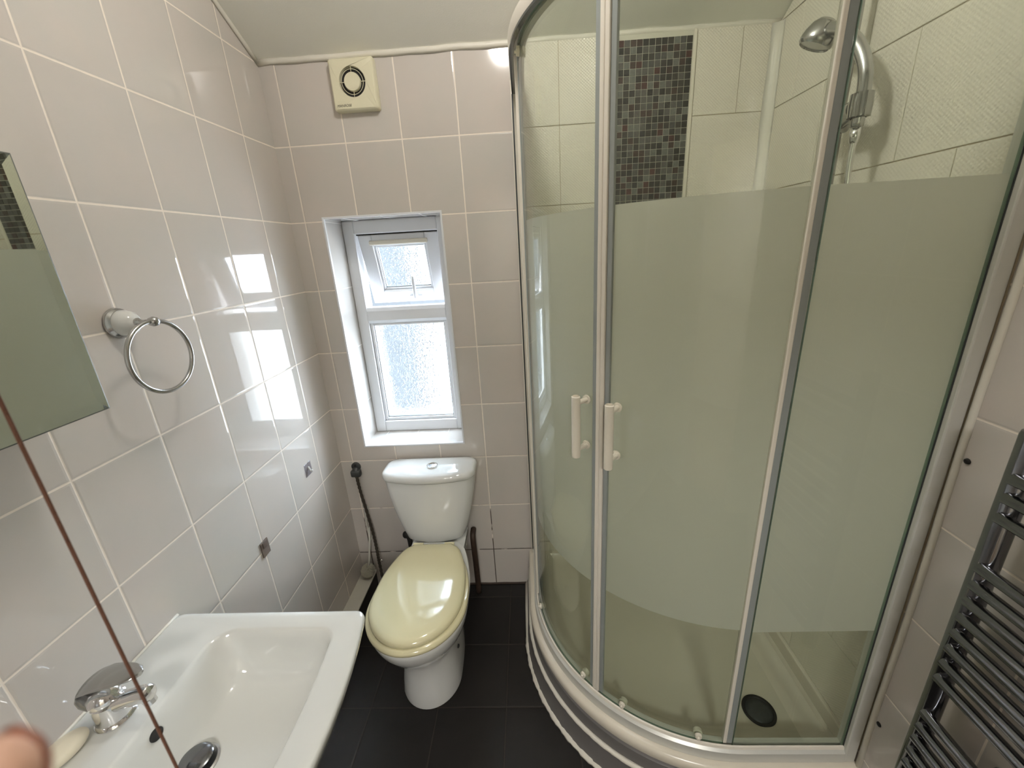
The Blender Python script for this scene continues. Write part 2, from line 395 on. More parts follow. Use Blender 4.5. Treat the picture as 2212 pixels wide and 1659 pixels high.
# ceiling: slopes up from the back wall, then level
bm = B()
lp = lambda x: [Vector(p) for p in ((x, .35, ZC0-SL*.35), (x, YF, HC), (x, YB-.15, HC), (x, YB-.15, HC+.1), (x, YF, HC+.1), (x, .35, ZC0-SL*.35+.1))]
loft(bm, [[Vector((p.x, min(p.y, 0) if False else p.y, p.z)) for p in lp(0)], lp(W)])
for v in bm.verts:
    if v.co.y > .3: v.co.y = .0; v.co.z = ZC0+(.1 if v.co.z > 2.05 else 0)
struct('ceiling', bm, 'ceiling')
# sealant line along the top of the back wall and the side walls
bm = B()
n_ = 40
loops = []
for i in range(n_+1):
    x = .002+(W-.004)*i/n_; k = .0015*math.sin(i*1.7)+.001*math.sin(i*.9)
    loops.append([Vector((x, -.001, ZC0-.012+k)), Vector((x, -.006, ZC0-.006)), Vector((x, -.012-k, ZC0+.004)), Vector((x, -.001, ZC0+.004))])
loft(bm, loops)
struct('trim_1', bm, 'caulk', smooth=True)
bm = B()
loops = []
for i in range(20):
    y = -.002-(abs(YF))*i/20; z = ZC0-SL*y
    loops.append([Vector((.001, y, z-.012)), Vector((.006, y, z-.005)), Vector((.012, y, z+.002)), Vector((.001, y, z+.002))])
loft(bm, loops); struct('trim_2', bm, 'caulk', smooth=True)
# door behind the camera
bm = B(); box(bm, 1.325, 1.36, YB-.92, YB-.125, .005, 2.0, .004); dr = struct('door_1', bm, 'door')
bm = B()
for zz in (.15, 1.05):
    for y0_ in (-.86, -.49): box(bm, 1.319, 1.326, YB+y0_, YB+y0_+.29, zz, zz+.75, .003)
obj('door_panel', bm, 'door', dr)
bm = B(); tube(bm, [(1.325, YB-.86, 1.0), (1.275, YB-.86, 1.0), (1.27, YB-.76, 1.0)], .009); obj('door_handle', bm, 'chrome', dr, smooth=True)
# low boxing along the left wall behind the toilet
bm = B(); box(bm, .001, .062, -.87, -.001, .001, .098, 0, 1); box(bm, .001, .070, -.87, -.001, .098, .106, .002, 0)
struct('trim_3', bm, ['boxing', 'vinyl'])
# upright sealant bead on the right wall beside the shower frame
bm = B(); tube(bm, [(W-.001, -.866+.002*math.sin(i), .20+i*.12) for i in range(21)], .007, 8); struct('trim_4', bm, 'caulk', smooth=True)
# skirting line of grime / sealant at foot of back wall
bm = B(); tube(bm, [(.07+.04*i, -.001, .002+.001*math.sin(i*2.1)) for i in range(20)], .006, 6); struct('trim_5', bm, 'rust', smooth=True)

# ---- shower tiling on the two walls
TT = .006
rows = [2.207, 1.965, 1.715, 1.465, 1.215, .965, .715, .465, .252]
bm = B(); box(bm, .868, W, -.003, 0, .252, 2.207, 0, 1)
for i, (a, b_) in enumerate(zip(rows, rows[1:])):
    for xs in ((.868, 1.003, 1.130), (1.446, 1.59, W-.007) if i % 2 == 0 else (1.446, W-.007)):
        for x0, x1 in zip(xs, xs[1:]):
            box(bm, x0+.0008, x1-.0008, -TT, 0, b_+.0010, a-.0010, .0010, 0, 1)
o = obj('embossed_tiles', bm, ['shower_tile', 'joint'], wb)
wr = bpy.data.objects['wall_right']
bm = B(); box(bm, W-.003, W, -.855, -.006, .252, 2.207, 0, 1)
for i, (a, b_) in enumerate(zip(rows, rows[1:])):
    ys = (-.0075, -.269, -.555, -.841) if i % 2 == 1 else (-.0075, -.126, -.412, -.698, -.841)
    for y1, y0 in zip(ys, ys[1:]):
        box(bm, W-TT, W, y0+.0008, y1-.0008, b_+.0010, a-.0010, .0010, 0, 1)
# tiles above, running up to the sloping ceiling, wider than the enclosure
for y1, y0 in ((-.0075, -.3), (-.3, -.6), (-.6, -.855)):
    z1 = ZC0-SL*y1-.004; z0_ = ZC0-SL*y0-.004; z1 = min(z1, HC-.01); z0_ = min(z0_, HC-.01)
    a = [Vector((x, y, z)) for x in (0,) for y, z in ()]
    v = [[Vector((x, y0+.0012, 2.2085)), Vector((x, y1-.0012, 2.2085)), Vector((x, y1-.0012, max(z1-.002, 2.2095))), Vector((x, y0+.0012, z0_-.002))] for x in (W-TT, W)]
    loft(bm, v)
obj('embossed_tiles', bm, ['shower_tile_side', 'joint'], wr)
# mosaic strip
bm = B(); PX = .0198; mz0 = .252; nz_ = int((2.2-.21)/PX)
for i in range(15):
    for j in range(2, nz_+1):
        x0 = 1.135+i*PX; z0 = .21+j*PX
        if z0+PX > 2.207: continue
        x1, z1 = x0+PX-.0009, z0+PX-.0009; x0 += .0009; z0 += .0009; y = -TT-.001
        vv = [bm.verts.new(p) for p in ((x0, y, z0), (x1, y, z0), (x1, y, z1), (x0, y, z1), (x0, -.004, z0), (x1, -.004, z0), (x1, -.004, z1), (x0, -.004, z1))]
        for q in ((0, 1, 2, 3), (0, 4, 5, 1), (1, 5, 6, 2), (2, 6, 7, 3), (3, 7, 4, 0)): bm.faces.new([vv[k] for k in q])
mz = obj('mosaic_strip', bm, 'mosaic', wb)
bm = B(); box(bm, 1.1315, 1.4345, -.0055, -.001, mz0, 2.206); obj('mosaic_grout', bm, 'mosaic_grout', mz)
bm = B(); box(bm, 1.4345, 1.4445, -.0095, -.001, mz0, 2.206, .0015); obj('edge_strip', bm, 'whiteplastic', wb)
# wide sealant band in the shower's back corner
bm = B()
loops = []
for i in range(30):
    z = .25+1.955*i/29; k = .002*math.sin(i*1.3)
    loops.append([Vector((W-.034-k, -.0065, z)), Vector((W-.018, -.010, z)), Vector((W-.009, -.020-k, z)), Vector((W-.0065, -.032, z)), Vector((W-.003, -.003, z))])
loft(bm, loops); struct('trim_6', bm, 'caulk', smooth=True)
# sealant upstand where the tiles meet the tray
bm = B(); box(bm, .875, W-.003, -.016, -.001, .20, .2515, .004); box(bm, W-.016, W-.001, -.825, -.0175, .20, .2515, .004); struct('trim_7', bm, 'tray')

# ================================================================= window
win = thing('window_1', None, None, (.345, .15, .78), kind='structure')
FY0, FY1 = .150, .215
def wbox(bm, x0, x1, z0, z1, y0=FY0, y1=FY1, bev=.004): box(bm, x0, x1, y0, y1, z0, z1, bev)
ox0, ox1, oz0, oz1 = WX0+.001, WX1-.001, WZ0+.001, WZ1-.001
bm = B()
wbox(bm, ox0, .172, oz0, oz1); wbox(bm, .514, ox1, oz0, oz1)
wbox(bm, .172, .514, 1.665, oz1); wbox(bm, .172, .514, oz0, .832)
obj('window_frame', bm, 'upvc', win)
bm = B(); 
loft(bm, [[Vector((x, y, z)) for y, z in ((.150, 1.310), (.150, 1.350), (.160, 1.364), (.215, 1.364), (.215, 1.296), (.160, 1.296))] for x in (.172, .514)])
obj('transom', bm, 'upvc', win)
bm = B()   # glazing beads round the lower pane
for a in ((.172, .186, .832, 1.296), (.500, .514, .832, 1.296), (.186, .500, .832, .846), (.186, .500, 1.284, 1.296)):
    wbox(bm, a[0], a[1], a[2], a[3], .163, .188, .004)
obj('glazing_bead', bm, 'upvc', win)
bm = B()
for a in ((.1855, .1885, .8455, 1.285), (.4975, .5005, .8455, 1.285), (.186, .500, .8455, .8485)): wbox(bm, a[0], a[1], a[2], a[3], .170, .186, 0)
obj('gasket', bm, 'gasket', win)
bm = B(); box(bm, .180, .506, .188, .194, .838, 1.290); obj('glass_pane', bm, 'obscure', win)
# top-hung sash, open outward at the bottom
ang = math.radians(15.5); piv = Vector((0, .170, 1.662))
def tilt(o_):
    for v in o_.data.vertices:
        d = v.co-piv; v.co = piv+Vector((d.x, d.y*math.cos(ang)-d.z*math.sin(ang), d.y*math.sin(ang)+d.z*math.cos(ang)))
sash = None
bm = B()
sx0, sx1, sz0, sz1 = .1755, .5105, 1.362, 1.660
wbox(bm, sx0, sx0+.056, sz0, sz1, .170, .218); wbox(bm, sx1-.056, sx1, sz0, sz1, .170, .218)
wbox(bm, sx0+.056, sx1-.056, sz1-.046, sz1, .170, .218); wbox(bm, sx0+.056, sx1-.056, sz0, sz0+.056, .170, .218)
sash = obj('opening_sash', bm, 'upvc', win); tilt(sash)
bm = B()
for a in ((sx0+.056, sx0+.066, sz0+.056, sz1-.046), (sx1-.066, sx1-.056, sz0+.056, sz1-.046), (sx0+.066, sx1-.066, sz0+.056, sz0+.066), (sx0+.066, sx1-.066, sz1-.056, sz1-.046)):
    wbox(bm, a[0], a[1], a[2], a[3], .180, .2, .003)
def sub(name, bm, m, **k):
    o_ = obj(name, bm, m, None, **k); tilt(o_); o_.parent = sash; o_.matrix_parent_inverse = Matrix.Identity(4); return o_
sash.matrix_parent_inverse = Matrix.Translation(-win.location)
sub('glazing_bead', bm, 'upvc')
bm = B()
for a in ((sx0+.066, sx1-.066, sz0+.065, sz0+.069), (sx0+.0655, sx0+.0685, sz0+.066, sz1-.056)): wbox(bm, a[0], a[1], a[2], a[3], .186, .198, 0)
sub('gasket', bm, 'gasket')
bm = B(); box(bm, .173, .513, .168, .190, 1.6605, 1.6648); obj('head_gap_shade', bm, 'black', win)  # black strip standing in for the shade in the gap above the sash
bm = B(); box(bm, sx0+.060, sx1-.060, .199, .205, sz0+.06, sz1-.05); sub('glass_pane', bm, 'obscure')
bm = B(); box(bm, sx0+.045, sx1-.045, .158, .1705, sz1-.040, sz1-.022, .004); sub('trickle_vent', bm, 'whiteplastic')
bm = B()
hx = .372
box(bm, hx-.030, hx+.030, .1640, .1702, sz0+.018, sz0+.030, .003)
box(bm, hx-.011, hx+.011, .1560, .1702, sz0+.010, sz0+.040, .005)
tube(bm, [(hx, .160, sz0+.018), (hx+.002, .146, sz0+.030), (hx+.005, .140, sz0+.070), (hx+.009, .138, sz0+.128)], [.011, .0095, .0078, .006], 12)
sub('window_handle', bm, 'upvc')
bm = B(); tube(bm, [(.178, .20, 1.60), (.179, .225, 1.52), (.180, .240, 1.46)], .004, 6); obj('friction_stay', bm, 'dark_grey', win)
# white trim round the opening, flush with the tiles
bm = B(); t_ = .005
box(bm, WX0-t_, WX0+.002, -.002, .010, WZ0-t_, WZ1+t_, .001); box(bm, WX0+.002, WX1+t_, -.002, .010, WZ1-.002, WZ1+t_, .001)
box(bm, WX1-.002, WX1+t_, -.002, .010, WZ0-t_, WZ1-.002, .001); box(bm, WX0+.002, WX1-.002, -.002, .010, WZ0-t_, WZ0+.002, .001)
struct('trim_8', bm, 'upvc')

# ================================================================= shower enclosure
CX, CY, R0 = 1.41, -.296, .545
def path(R, a0=180, a1=270, n=48, left=True, right=True, xr=W-.036, y0=-.03):
    """around the enclosure: left straight, quarter arc, front straight; R = radius at the arc"""
    p = []
    if left: p += [((CX-R, y0), (-1, 0)), ((CX-R, (y0+CY)/2), (-1, 0))]
    for i in range(n+1):
        a = math.radians(a0+(a1-a0)*i/n); c, s = math.cos(a), math.sin(a)
        p.append(((CX+R*c, CY+R*s), (c, s)))
    if right: p += [(((CX+xr)/2, CY-R), (0, -1)), ((xr, CY-R), (0, -1))]
    return p
# tray
tray = thing('shower_tray', 'cream quadrant shower tray on a grey stepped plinth, under the glass enclosure', 'shower tray', (1.3, -.4, 0))
def quad_loop(off, z, xr=W-.0015, yb=-.0015, n=40, rin=None):
    R = R0+off; lp = []
    for i in range(n+1):
        a = math.radians(180+90*i/n); lp.append(Vector((CX+R*math.cos(a), CY+R*math.sin(a), z)))
    return [Vector((CX-R, yb, z))]+lp+[Vector((xr, CY-R, z)), Vector((xr, yb, z))]
bm = B()
loft(bm, [quad_loop(.020, .104), quad_loop(.024, .150), quad_loop(.034, .166), quad_loop(.038, .176), quad_loop(.038, .192), quad_loop(.034, .200), quad_loop(.026, .2045),
          quad_loop(-.045, .2045), quad_loop(-.060, .2000, W-.03, -.03), quad_loop(-.085, .170, W-.05, -.05), quad_loop(-.10, .163, W-.07, -.07), quad_loop(-.30, .160, W-.25, -.25)])
obj('tray_basin', bm, 'tray', tray, smooth=True, angle=40)
bm = B(); loft(bm, [quad_loop(.034, .1), quad_loop(.031, .146), quad_loop(.026, .150)], True, True); obj('upper_riser', bm, 'plinth', tray, smooth=True, angle=40)
bm = B(); 
pa = path(R0, xr=W-.002, y0=-.003, n=90)
loops = []
for i, (p, nn_) in enumerate(pa):
    k = .0006*math.sin(i*1.9)+.0007*math.sin(i*.73+1)
    loops.append([Vector((p[0]+nn_[0]*o_, p[1]+nn_[1]*o_, z)) for o_, z in ((.034, .086+k), (.043+k*.5, .088+k), (.045+k, .096), (.040+k, .1015+k*.4), (.032, .103))])
loft(bm, loops); obj('plinth_edge', bm, 'caulk', tray, smooth=True)
bm = B(); loft(bm, [quad_loop(.056, .0015), quad_loop(.048, .03), quad_loop(.043, .095)]); obj('lower_riser', bm, 'plinth', tray, smooth=True, angle=40)
bm = B(); loops = []
for i, (p, nn_) in enumerate(pa):
    k = .0010*math.sin(i*2.3)+.0013*math.sin(i*.9+2)
    loops.append([Vector((p[0]+nn_[0]*o_, p[1]+nn_[1]*o_, z)) for o_, z in ((.050, .001), (.064+k, .001), (.062+k, .004+abs(k)), (.055+k, .012+k), (.050, .014))])
loft(bm, loops); obj('floor_sealant', bm, 'caulk', tray, smooth=True)
DX, DY = 1.538, -.700
bm = B(); lathe(bm, [(.048, .1645), (.048, .1665), (.040, .1675), (.038, .1655)], (DX, DY, 0), n=40); dn_ = obj('drain_ring', bm, 'black', tray, smooth=True, angle=30)
bm = B(); lathe(bm, [(.0379, .1650), (.0379, .1656), (.026, .1662), (.020, .1690), (.006, .1700)], (DX, DY, 0), n=32); obj('drain_cover', bm, 'dark_grey', dn_, smooth=True)

enc = thing('shower_enclosure', 'curved glass corner shower enclosure with frosted band and white sliding-door handles', 'shower enclosure', (1.3, -.4, .205))
ZB0, ZB1, ZT0, ZT1 = .2055, .250, 2.062, 2.100
bm = B(); sweep(bm, path(R0), [(-.018, ZB0), (.017, ZB0), (.0165, ZB1-.012), (.006, ZB1-.003), (.006, ZB1-.010), (-.006, ZB1-.010), (-.006, ZB1-.003), (-.018, ZB1-.003)])
obj('bottom_rail', bm, 'alu', enc, smooth=True, angle=35)
bm = B(); sweep(bm, path(R0), [(.0020, ZB1-.006), (.0100, ZB1-.0055), (.0080, ZB1+.0015), (.0040, ZB1+.003)]); obj('rail_highlight', bm, 'aluwhite', enc, smooth=True, angle=35)  # white strip painting in the thin highlight along the rail's top edge
bm = B(); sweep(bm, path(R0), [(-.022, ZT0), (-.008, ZT0), (-.008, ZT0+.010), (.008, ZT0+.010), (.008, ZT0), (.018, ZT0), (.020, ZT0+.006), (.020, ZT1-.006), (.014, ZT1), (-.018, ZT1), (-.022, ZT1-.004)])
obj('top_rail', bm, 'aluwhite', enc, smooth=True, angle=35)
bm = B(); sweep(bm, path(R0), [(.0081, ZT0-.004), (.0190, ZT0-.004), (.0190, ZT0+.0015), (.0081, ZT0+.0015)]); obj('rail_edge', bm, 'chrome_dark', enc, smooth=True, angle=35)
bm = B(); box(bm, CX-R0-.024, CX-R0+.012, -.030, -.0065, ZB0, ZT1, .003); obj('wall_profile', bm, 'aluwhite', enc)
bm = B(); box(bm, .8445, .8495, -.0325, -.0295, ZB1-.02, ZT0-.004); obj('gasket_reflection_strip', bm, 'gasket', enc)  # dark strip painting in the dark reflection on the left panel's outer face
bm = B(); box(bm, W-.036, W-.0065, CY-R0-.017, CY-R0+.020, ZB0, ZT1, .003); obj('wall_profile', bm, 'alu', enc)
bm = B(); box(bm, W-.0372, W-.0358, CY-R0-.0062, CY-R0-.0035, ZB1+.004, ZT0-.004); obj('gasket_reflection_strip', bm, 'gasket', enc)
ZF0, ZF1 = .655, 1.650
def panel(name, pth, z0, z1, parent, t2=.003):
    """glass sheet following pth: outer face clear; inner face carries the frosted film between ZF0 and ZF1"""
    bm = B(); zs = [z0, ZF0, ZF1, z1]
    out = [[bm.verts.new((p[0]+n_[0]*t2, p[1]+n_[1]*t2, z)) for p, n_ in pth] for z in (z0, z1)]
    inn = [[bm.verts.new((p[0]-n_[0]*t2, p[1]-n_[1]*t2, z)) for p, n_ in pth] for z in zs]
    k = len(pth)
    for i in range(k-1):
        f = bm.faces.new((out[0][i], out[0][i+1], out[1][i+1], out[1][i])); f.material_index = 0
        for j in range(3):
            f = bm.faces.new((inn[j][i], inn[j+1][i], inn[j+1][i+1], inn[j][i+1])); f.material_index = 1 if j == 1 else 0
        for a_, b__ in ((out[0], inn[0]), (out[1], inn[3])):
            f = bm.faces.new((a_[i], b__[i], b__[i+1], a_[i+1])); f.material_index = 2
    for i in (0, k-1):
        f = bm.faces.new((out[0][i], inn[0][i], inn[1][i], inn[2][i], inn[3][i], out[1][i])); f.material_index = 2
    return obj(name, bm, ['glass', 'frost', 'glass_edge'], parent, smooth=True, angle=30)
GZ0, GZ1 = ZB1-.009, ZT0+.009
panel('fixed_panel', [((CX-R0, -.034), (-1, 0)), ((CX-R0, -.298), (-1, 0))], GZ0, GZ1, enc)
panel('fixed_panel', [((1.380, CY-R0), (0, -1)), ((W-.037, CY-R0), (0, -1))], GZ0, GZ1, enc)
def strip(name, a, r0, r1, wd, z0, z1, m, parent, bev=.001):
    """upright bar at angle a (deg) of the arc, radial extent r0..r1, width wd along the arc"""
    bm = B(); box(bm, r0, r1, -wd/2, wd/2, z0, z1, bev)
    bmesh.ops.transform(bm, matrix=Matrix.Translation((CX, CY, 0)) @ Matrix.Rotation(math.radians(a), 4, 'Z'), verts=bm.verts[:])
    return obj(name, bm, m, parent)
bm = B(); box(bm, CX-R0-.006, CX-R0+.012, -.312, -.300, ZB1, ZT0, .002); obj('jamb_post', bm, 'aluwhite', enc)
RD = R0-.004
def arc(a0, a1, R=RD, n=26): return path(R, a0, a1, n, False, False)
def door(a0, a1, seam_side, rollers, hz_ang):
    d = panel('sliding_door', arc(a0, a1), GZ0+.005, GZ1-.003, enc, .0028)
    s = -1 if seam_side == 'end' else 1
    ae = a1 if seam_side == 'end' else a0; ao = a0 if seam_side == 'end' else a1
    k = 1 if seam_side == 'end' else -1
    strip('edge_trim', ae+k*.62, RD-.010, RD+.009, .0105, ZB1+.004, ZT0-.003, 'aluwhite', d, .002)
    strip('edge_seal', ae-k*.62, RD-.0045, RD+.0045, .0115, ZB1+.004, ZT0-.003, 'seal', d)
    if k < 0:
        strip('edge_trim', 264.75, RD-.008, RD+.006, .009, ZB1+.004, ZT0-.003, 'aluwhite', d, .002)
        strip('edge_seal', 265.95, RD-.0045, RD+.0045, .0135, ZB1+.004, ZT0-.003, 'seal', d)
    else: strip('edge_seal', ao-.6, RD-.0045, RD+.0045, .012, ZB1+.004, ZT0-.003, 'seal', d)
    # handle: upright bar on two stand-offs
    a = math.radians(hz_ang); cd = Vector((math.cos(a), math.sin(a), 0)); c0 = Vector((CX, CY, 0))
    bm = B(); R2 = RD+.044
    p = c0+cd*R2
    lathe(bm, [(.0085, 1.070), (.0108, 1.072), (.0108, 1.232), (.0085, 1.234), (.0080, 1.230), (.0080, 1.226)], (p.x, p.y, 0), n=20)
    h = obj('handle', bm, 'whiteplastic', d, smooth=True, angle=40)
    for zz in (1.090, 1.214):
        bm = B(); q = c0+Vector((0, 0, zz))
        tube(bm, [q+cd*(RD+.0032), q+cd*(RD+.0065), q+cd*(RD+.0066), q+cd*(R2-.006)], [.0115, .0115, .0065, .0065], 16)
        obj('standoff', bm, 'whiteplastic', h, smooth=True, angle=40)
        bm = B(); tube(bm, [q+cd*(RD-.0032), q+cd*(RD-.007)], [.010, .008], 16); obj('standoff_cap', bm, 'whiteplastic', h, smooth=True, angle=40)
    for ra in rollers:
        for zz, up in ((ZB1+.016, -1), (ZT0-.024, 1)):
            a = math.radians(ra); cd2 = Vector((math.cos(a), math.sin(a), 0)); q = c0+Vector((0, 0, zz)); bm = B()
            tube(bm, [q+cd2*(RD+.0032), q+cd2*(RD+.010), q+cd2*(RD+.0102), q+cd2*(RD+.015)], [.0095, .0085, .004, .003], 14)
            tube(bm, [q+cd2*(RD-.0032), q+cd2*(RD-.012)], [.012, .011], 14)
            z2 = zz+up*.012
            q2 = c0+cd2*(RD+.0055); box(bm, q2.x-.0045, q2.x+.0045, q2.y-.0045, q2.y+.0045, min(zz, z2), max(zz, z2), .001)
            obj('roller', bm, 'whiteplastic' if up < 0 else 'cream', d, smooth=True, angle=40)
    return d
door(186.5, 225.02, 'end', (189.5, 221.0) , 221.9)
door(227.4, 264.4, 'start', (235.5, 257.5), 231.0)

# ================================================================= shower riser rail and handset
BX, BY = 1.655, -.425
rail = thing('shower_rail', 'chrome shower riser rail on the right wall inside the enclosure', 'shower rail', (W-.006, BY, 1.45))
bm = B(); tube(bm, [(BX, BY, z) for z in (1.48, 1.6, 1.8, 2.0, 2.16)], .0095, 20); obj('riser_bar', bm, 'chrome_mid', rail, smooth=True, angle=40)
for zz in (1.49, 2.15):
    bm = B(); lathe(bm, [(.020, .001), (.020, .008), (.013, .012), (.011, .050), (.0125, .064)], (W-TT, BY, zz), '-X', 20); obj('wall_bracket', bm, 'chrome', rail, smooth=True, angle=35)
bm = B()
box(bm, BX-.022, BX+.018, BY-.020, BY+.024, 1.802, 1.858, .010, 0, 3)
tube(bm, [(BX-.008, BY-.012, 1.832), (BX-.018, BY-.050, 1.834), (BX-.0255, BY-.0830, 1.836)], [.021, .019, .018], 18, flat=1.15)
lathe(bm, [(.0152, 1.812), (.0215, 1.814), (.0225, 1.838), (.0215, 1.860), (.0152, 1.862), (.0152, 1.812)], (BX-.028, BY-.102, 0), n=24, cap0=False, cap1=False)
obj('slider', bm, 'chrome_mid', rail, smooth=True, angle=40)
HX, HY = BX-.028, BY-.102
hs_ = thing('shower_handset', 'chrome handset with curved handle held in the slider of the shower rail', 'shower head', (HX, HY, 1.80))
bm = B()
hp = spline([(HX, HY, 1.795), (HX+.000, HY-.002, 1.85), (HX-.002, HY+.002, 1.905), (HX-.008, HY+.030, 1.960), (HX-.016, HY+.072, 2.002), (HX-.024, HY+.112, 2.024)], 7)
tube(bm, hp, [.0125+.004*(i/len(hp)) for i in range(len(hp))], 18)
obj('handle', bm, 'chrome_dull', hs_, smooth=True)
bm = B()
hc = Vector((HX-.03, HY+.142, 2.018)); ax = Vector((-.35, .20, -.92)).normalized()
s_ = ax.cross(Vector((0, 1, 0))).normalized(); u_ = ax.cross(s_)
loops = [[hc+ax*h+s_*(math.cos(2*PI*k/28)*r)+u_*(math.sin(2*PI*k/28)*r) for k in range(28)] for r, h in ((.004, -.040), (.018, -.036), (.028, -.026), (.035, -.010), (.038, .004), (.037, .012), (.033, .017), (.032, .014), (.004, .014))]
loft(bm, loops); obj('spray_head', bm, 'chrome_dull', hs_, smooth=True, angle=50)
hose = thing('shower_hose', 'ribbed chrome hose hanging from the shower handset', 'hose', (HX, HY, 1.79))
bm = B(); vxx = W-TT-.06
pts = spline([(HX, HY, 1.770), (HX, HY, 1.72), (HX+.004, HY-.004, 1.60), (HX+.008, HY-.004, 1.40), (HX+.012, HY+.01, 1.15), (HX+.012, HY+.05, .96), (HX+.012, HY+.12, .90), (HX+.014, HY+.17, .94), (vxx, HY+.187, 1.027)], 44)
tube(bm, pts, [.0072 if i % 2 else .0058 for i in range(len(pts))], 10); obj('ribbed_hose', bm, 'chrome', hose, smooth=True)
bm = B(); tube(bm, [(HX, HY, 1.792), (HX, HY, 1.762)], [.012, .009], 16); obj('hose_cone', bm, 'chrome', hose, smooth=True)
# mixer valve behind the frosted band
vx = W-TT
mv = thing('shower_valve', 'chrome shower mixer valve on the right wall behind the frosted glass', 'shower valve', (vx, -.35, 1.05))
bm = B(); tube(bm, [(vx-.06, -.14, 1.05), (vx-.06, -.40, 1.05)], .021, 20); obj('valve_body', bm, 'chrome', mv, smooth=True, angle=40)
for yy in (-.19, -.34):
    bm = B(); lathe(bm, [(.03, .001), (.03, .008), (.014, .012), (.014, .045)], (vx, yy, 1.05), '-X', 20); obj('wall_union', bm, 'chrome', mv, smooth=True, angle=40)
for yy in (-.145, -.395):
    bm = B(); lathe(bm, [(.026, -.022), (.028, -.01), (.028, .02), (.022, .026)], (vx-.06, yy, 1.05), 'Y', 20); obj('valve_knob', bm, 'chrome', mv, smooth=True, angle=40)

# ================================================================= toilet
TX = .440
toi = thing('toilet', 'white close-coupled toilet with cream seat under the window', 'toilet', (TX, -.35, 0))
def egg(yb, yf, wd, wb_, z, cx=TX, n=14, rc=.25, ym_=None):
    """closed outline: round nose at yf (towards the room), width wd at the middle, tapering to wb_ at the back yb"""
    ym = ym_ if ym_ is not None else yf+(yb-yf)*.42
    out = []
    for k in range(2*n+1):                                    # nose, from +x side round to -x side
        a = PI*k/(2*n); out.append(Vector((cx+math.cos(a)*wd/2, ym+(yf-ym)*math.sin(a), z)))
    side = []
    for k in range(1, n+1):
        s = k/n
        x = wb_/2+(wd-wb_)/2*math.cos(PI/2*s**1.25)
        if s > .86: x -= (wb_/2)*.22*((s-.86)/.14)**2
        side.append((x, ym+(yb-ym)*s))
    for x, y in side: out.append(Vector((cx-x, y, z)))
    for x, y in reversed(side): out.append(Vector((cx+x, y, z)))
    return out
bm = B()
L_ = [egg(-.20, -.585, .224, .16, .0015, ym_=-.46), egg(-.20, -.586, .226, .16, .012, ym_=-.46), egg(-.20, -.578, .214, .15, .06, ym_=-.455), egg(-.20, -.570, .200, .15, .12, ym_=-.45),
      egg(-.19, -.568, .192, .16, .17, ym_=-.44), egg(-.18, -.580, .205, .18, .21, ym_=-.44), egg(-.17, -.615, .250, .21, .25, ym_=-.46), egg(-.17, -.655, .300, .22, .30, ym_=-.48),
      egg(-.17, -.680, .330, .22, .345, ym_=-.49), egg(-.17, -.690, .342, .22, .375, ym_=-.49), egg(-.17, -.690, .344, .22, .390, ym_=-.49), egg(-.17, -.684, .336, .215, .3965, ym_=-.49)]
loft(bm, L_); obj('pan', bm, 'ceramic', toi, smooth=True, angle=60)
bm = B(); lathe(bm, [(.0075, 0), (.0075, .004), (.003, .006)], (TX+.102, -.430, .118), 'X', 14); obj('fixing_cap', bm, 'black', toi, smooth=True)
bm = B()   # shelf under the cistern
loft(bm, [rr(TX-.105, TX+.105, -.26, -.04, .30, .03), rr(TX-.115, TX+.115, -.262, -.035, .36, .03), rr(TX-.115, TX+.115, -.262, -.035, .382, .03)]); obj('cistern_shelf', bm, 'ceramic', toi, smooth=True, angle=40)
bm = B()
loft(bm, [egg(-.240, -.690, .340, .20, .3975), egg(-.236, -.698, .350, .205, .403), egg(-.236, -.698, .350, .205, .412), egg(-.240, -.690, .342, .20, .4190)])
seat = obj('seat', bm, 'seat', toi, smooth=True, angle=60)
bm = B()
loft(bm, [egg(-.235, -.680, .318, .196, .4200), egg(-.230, -.686, .324, .20, .4235), egg(-.230, -.686, .325, .20, .4330), egg(-.234, -.680, .318, .196, .4400), egg(-.245, -.664, .300, .185, .4455), egg(-.29, -.62, .24, .15, .4500), egg(-.34, -.55, .14, .09, .4520)])
lid = obj('lid', bm, 'seat', toi, smooth=True, angle=60)
for s in (-1, 1):
    bm = B(); tube(bm, [(TX+s*.045, -.224, .428), (TX+s*.085, -.224, .428)], .0095, 14); obj('hinge', bm, 'seat', toi, smooth=True, angle=40)
CXc = .424
def cist(hw_, yf, z, bow, r=.035, yb=-.018, cx=CXc):
    def fn(v):
        if v.y < (yf+yb)/2:
            t_ = (v.x-cx)/hw_; v.y -= bow*(1-t_*t_)
        return v
    return rr(cx-hw_, cx+hw_, yf, yb, z, r, 8, fn)
def dense(lp, k=3):
    o_ = []
    for j, (a, b_) in enumerate(zip(lp, lp[1:]+lp[:1])):
        q = 8 if j % 9 == 8 else 1
        o_ += [a.lerp(b_, i/q) for i in range(q)]
    return o_
def cist2(hw_, yf, z, bow, r=.035, yb=-.018, cx=CXc):
    r = min(r, hw_*.45, (yb-yf)*.45)
    lp = dense(rr(cx-hw_, cx+hw_, yf, yb, z, r, 8))
    for v in lp:
        if v.y < (yf+yb)/2:
            t_ = (v.x-cx)/hw_; v.y -= bow*(1-t_*t_)*min(1, (((yf+yb)/2)-v.y)/.03)
    return lp
bm = B()
prof = [(.106, -.115, .383, .030), (.120, -.130, .386, .032), (.130, -.139, .400, .034), (.143, -.141, .440, .036), (.160, -.142, .500, .037), (.173, -.142, .560, .037), (.183, -.141, .620, .036), (.188, -.139, .660, .035), (.189, -.139, .6825, .035)]
loft(bm, [cist2(a, y, z, b_) for a, y, z, b_ in prof]); obj('cistern', bm, 'ceramic', toi, smooth=True, angle=50)
bm = B()
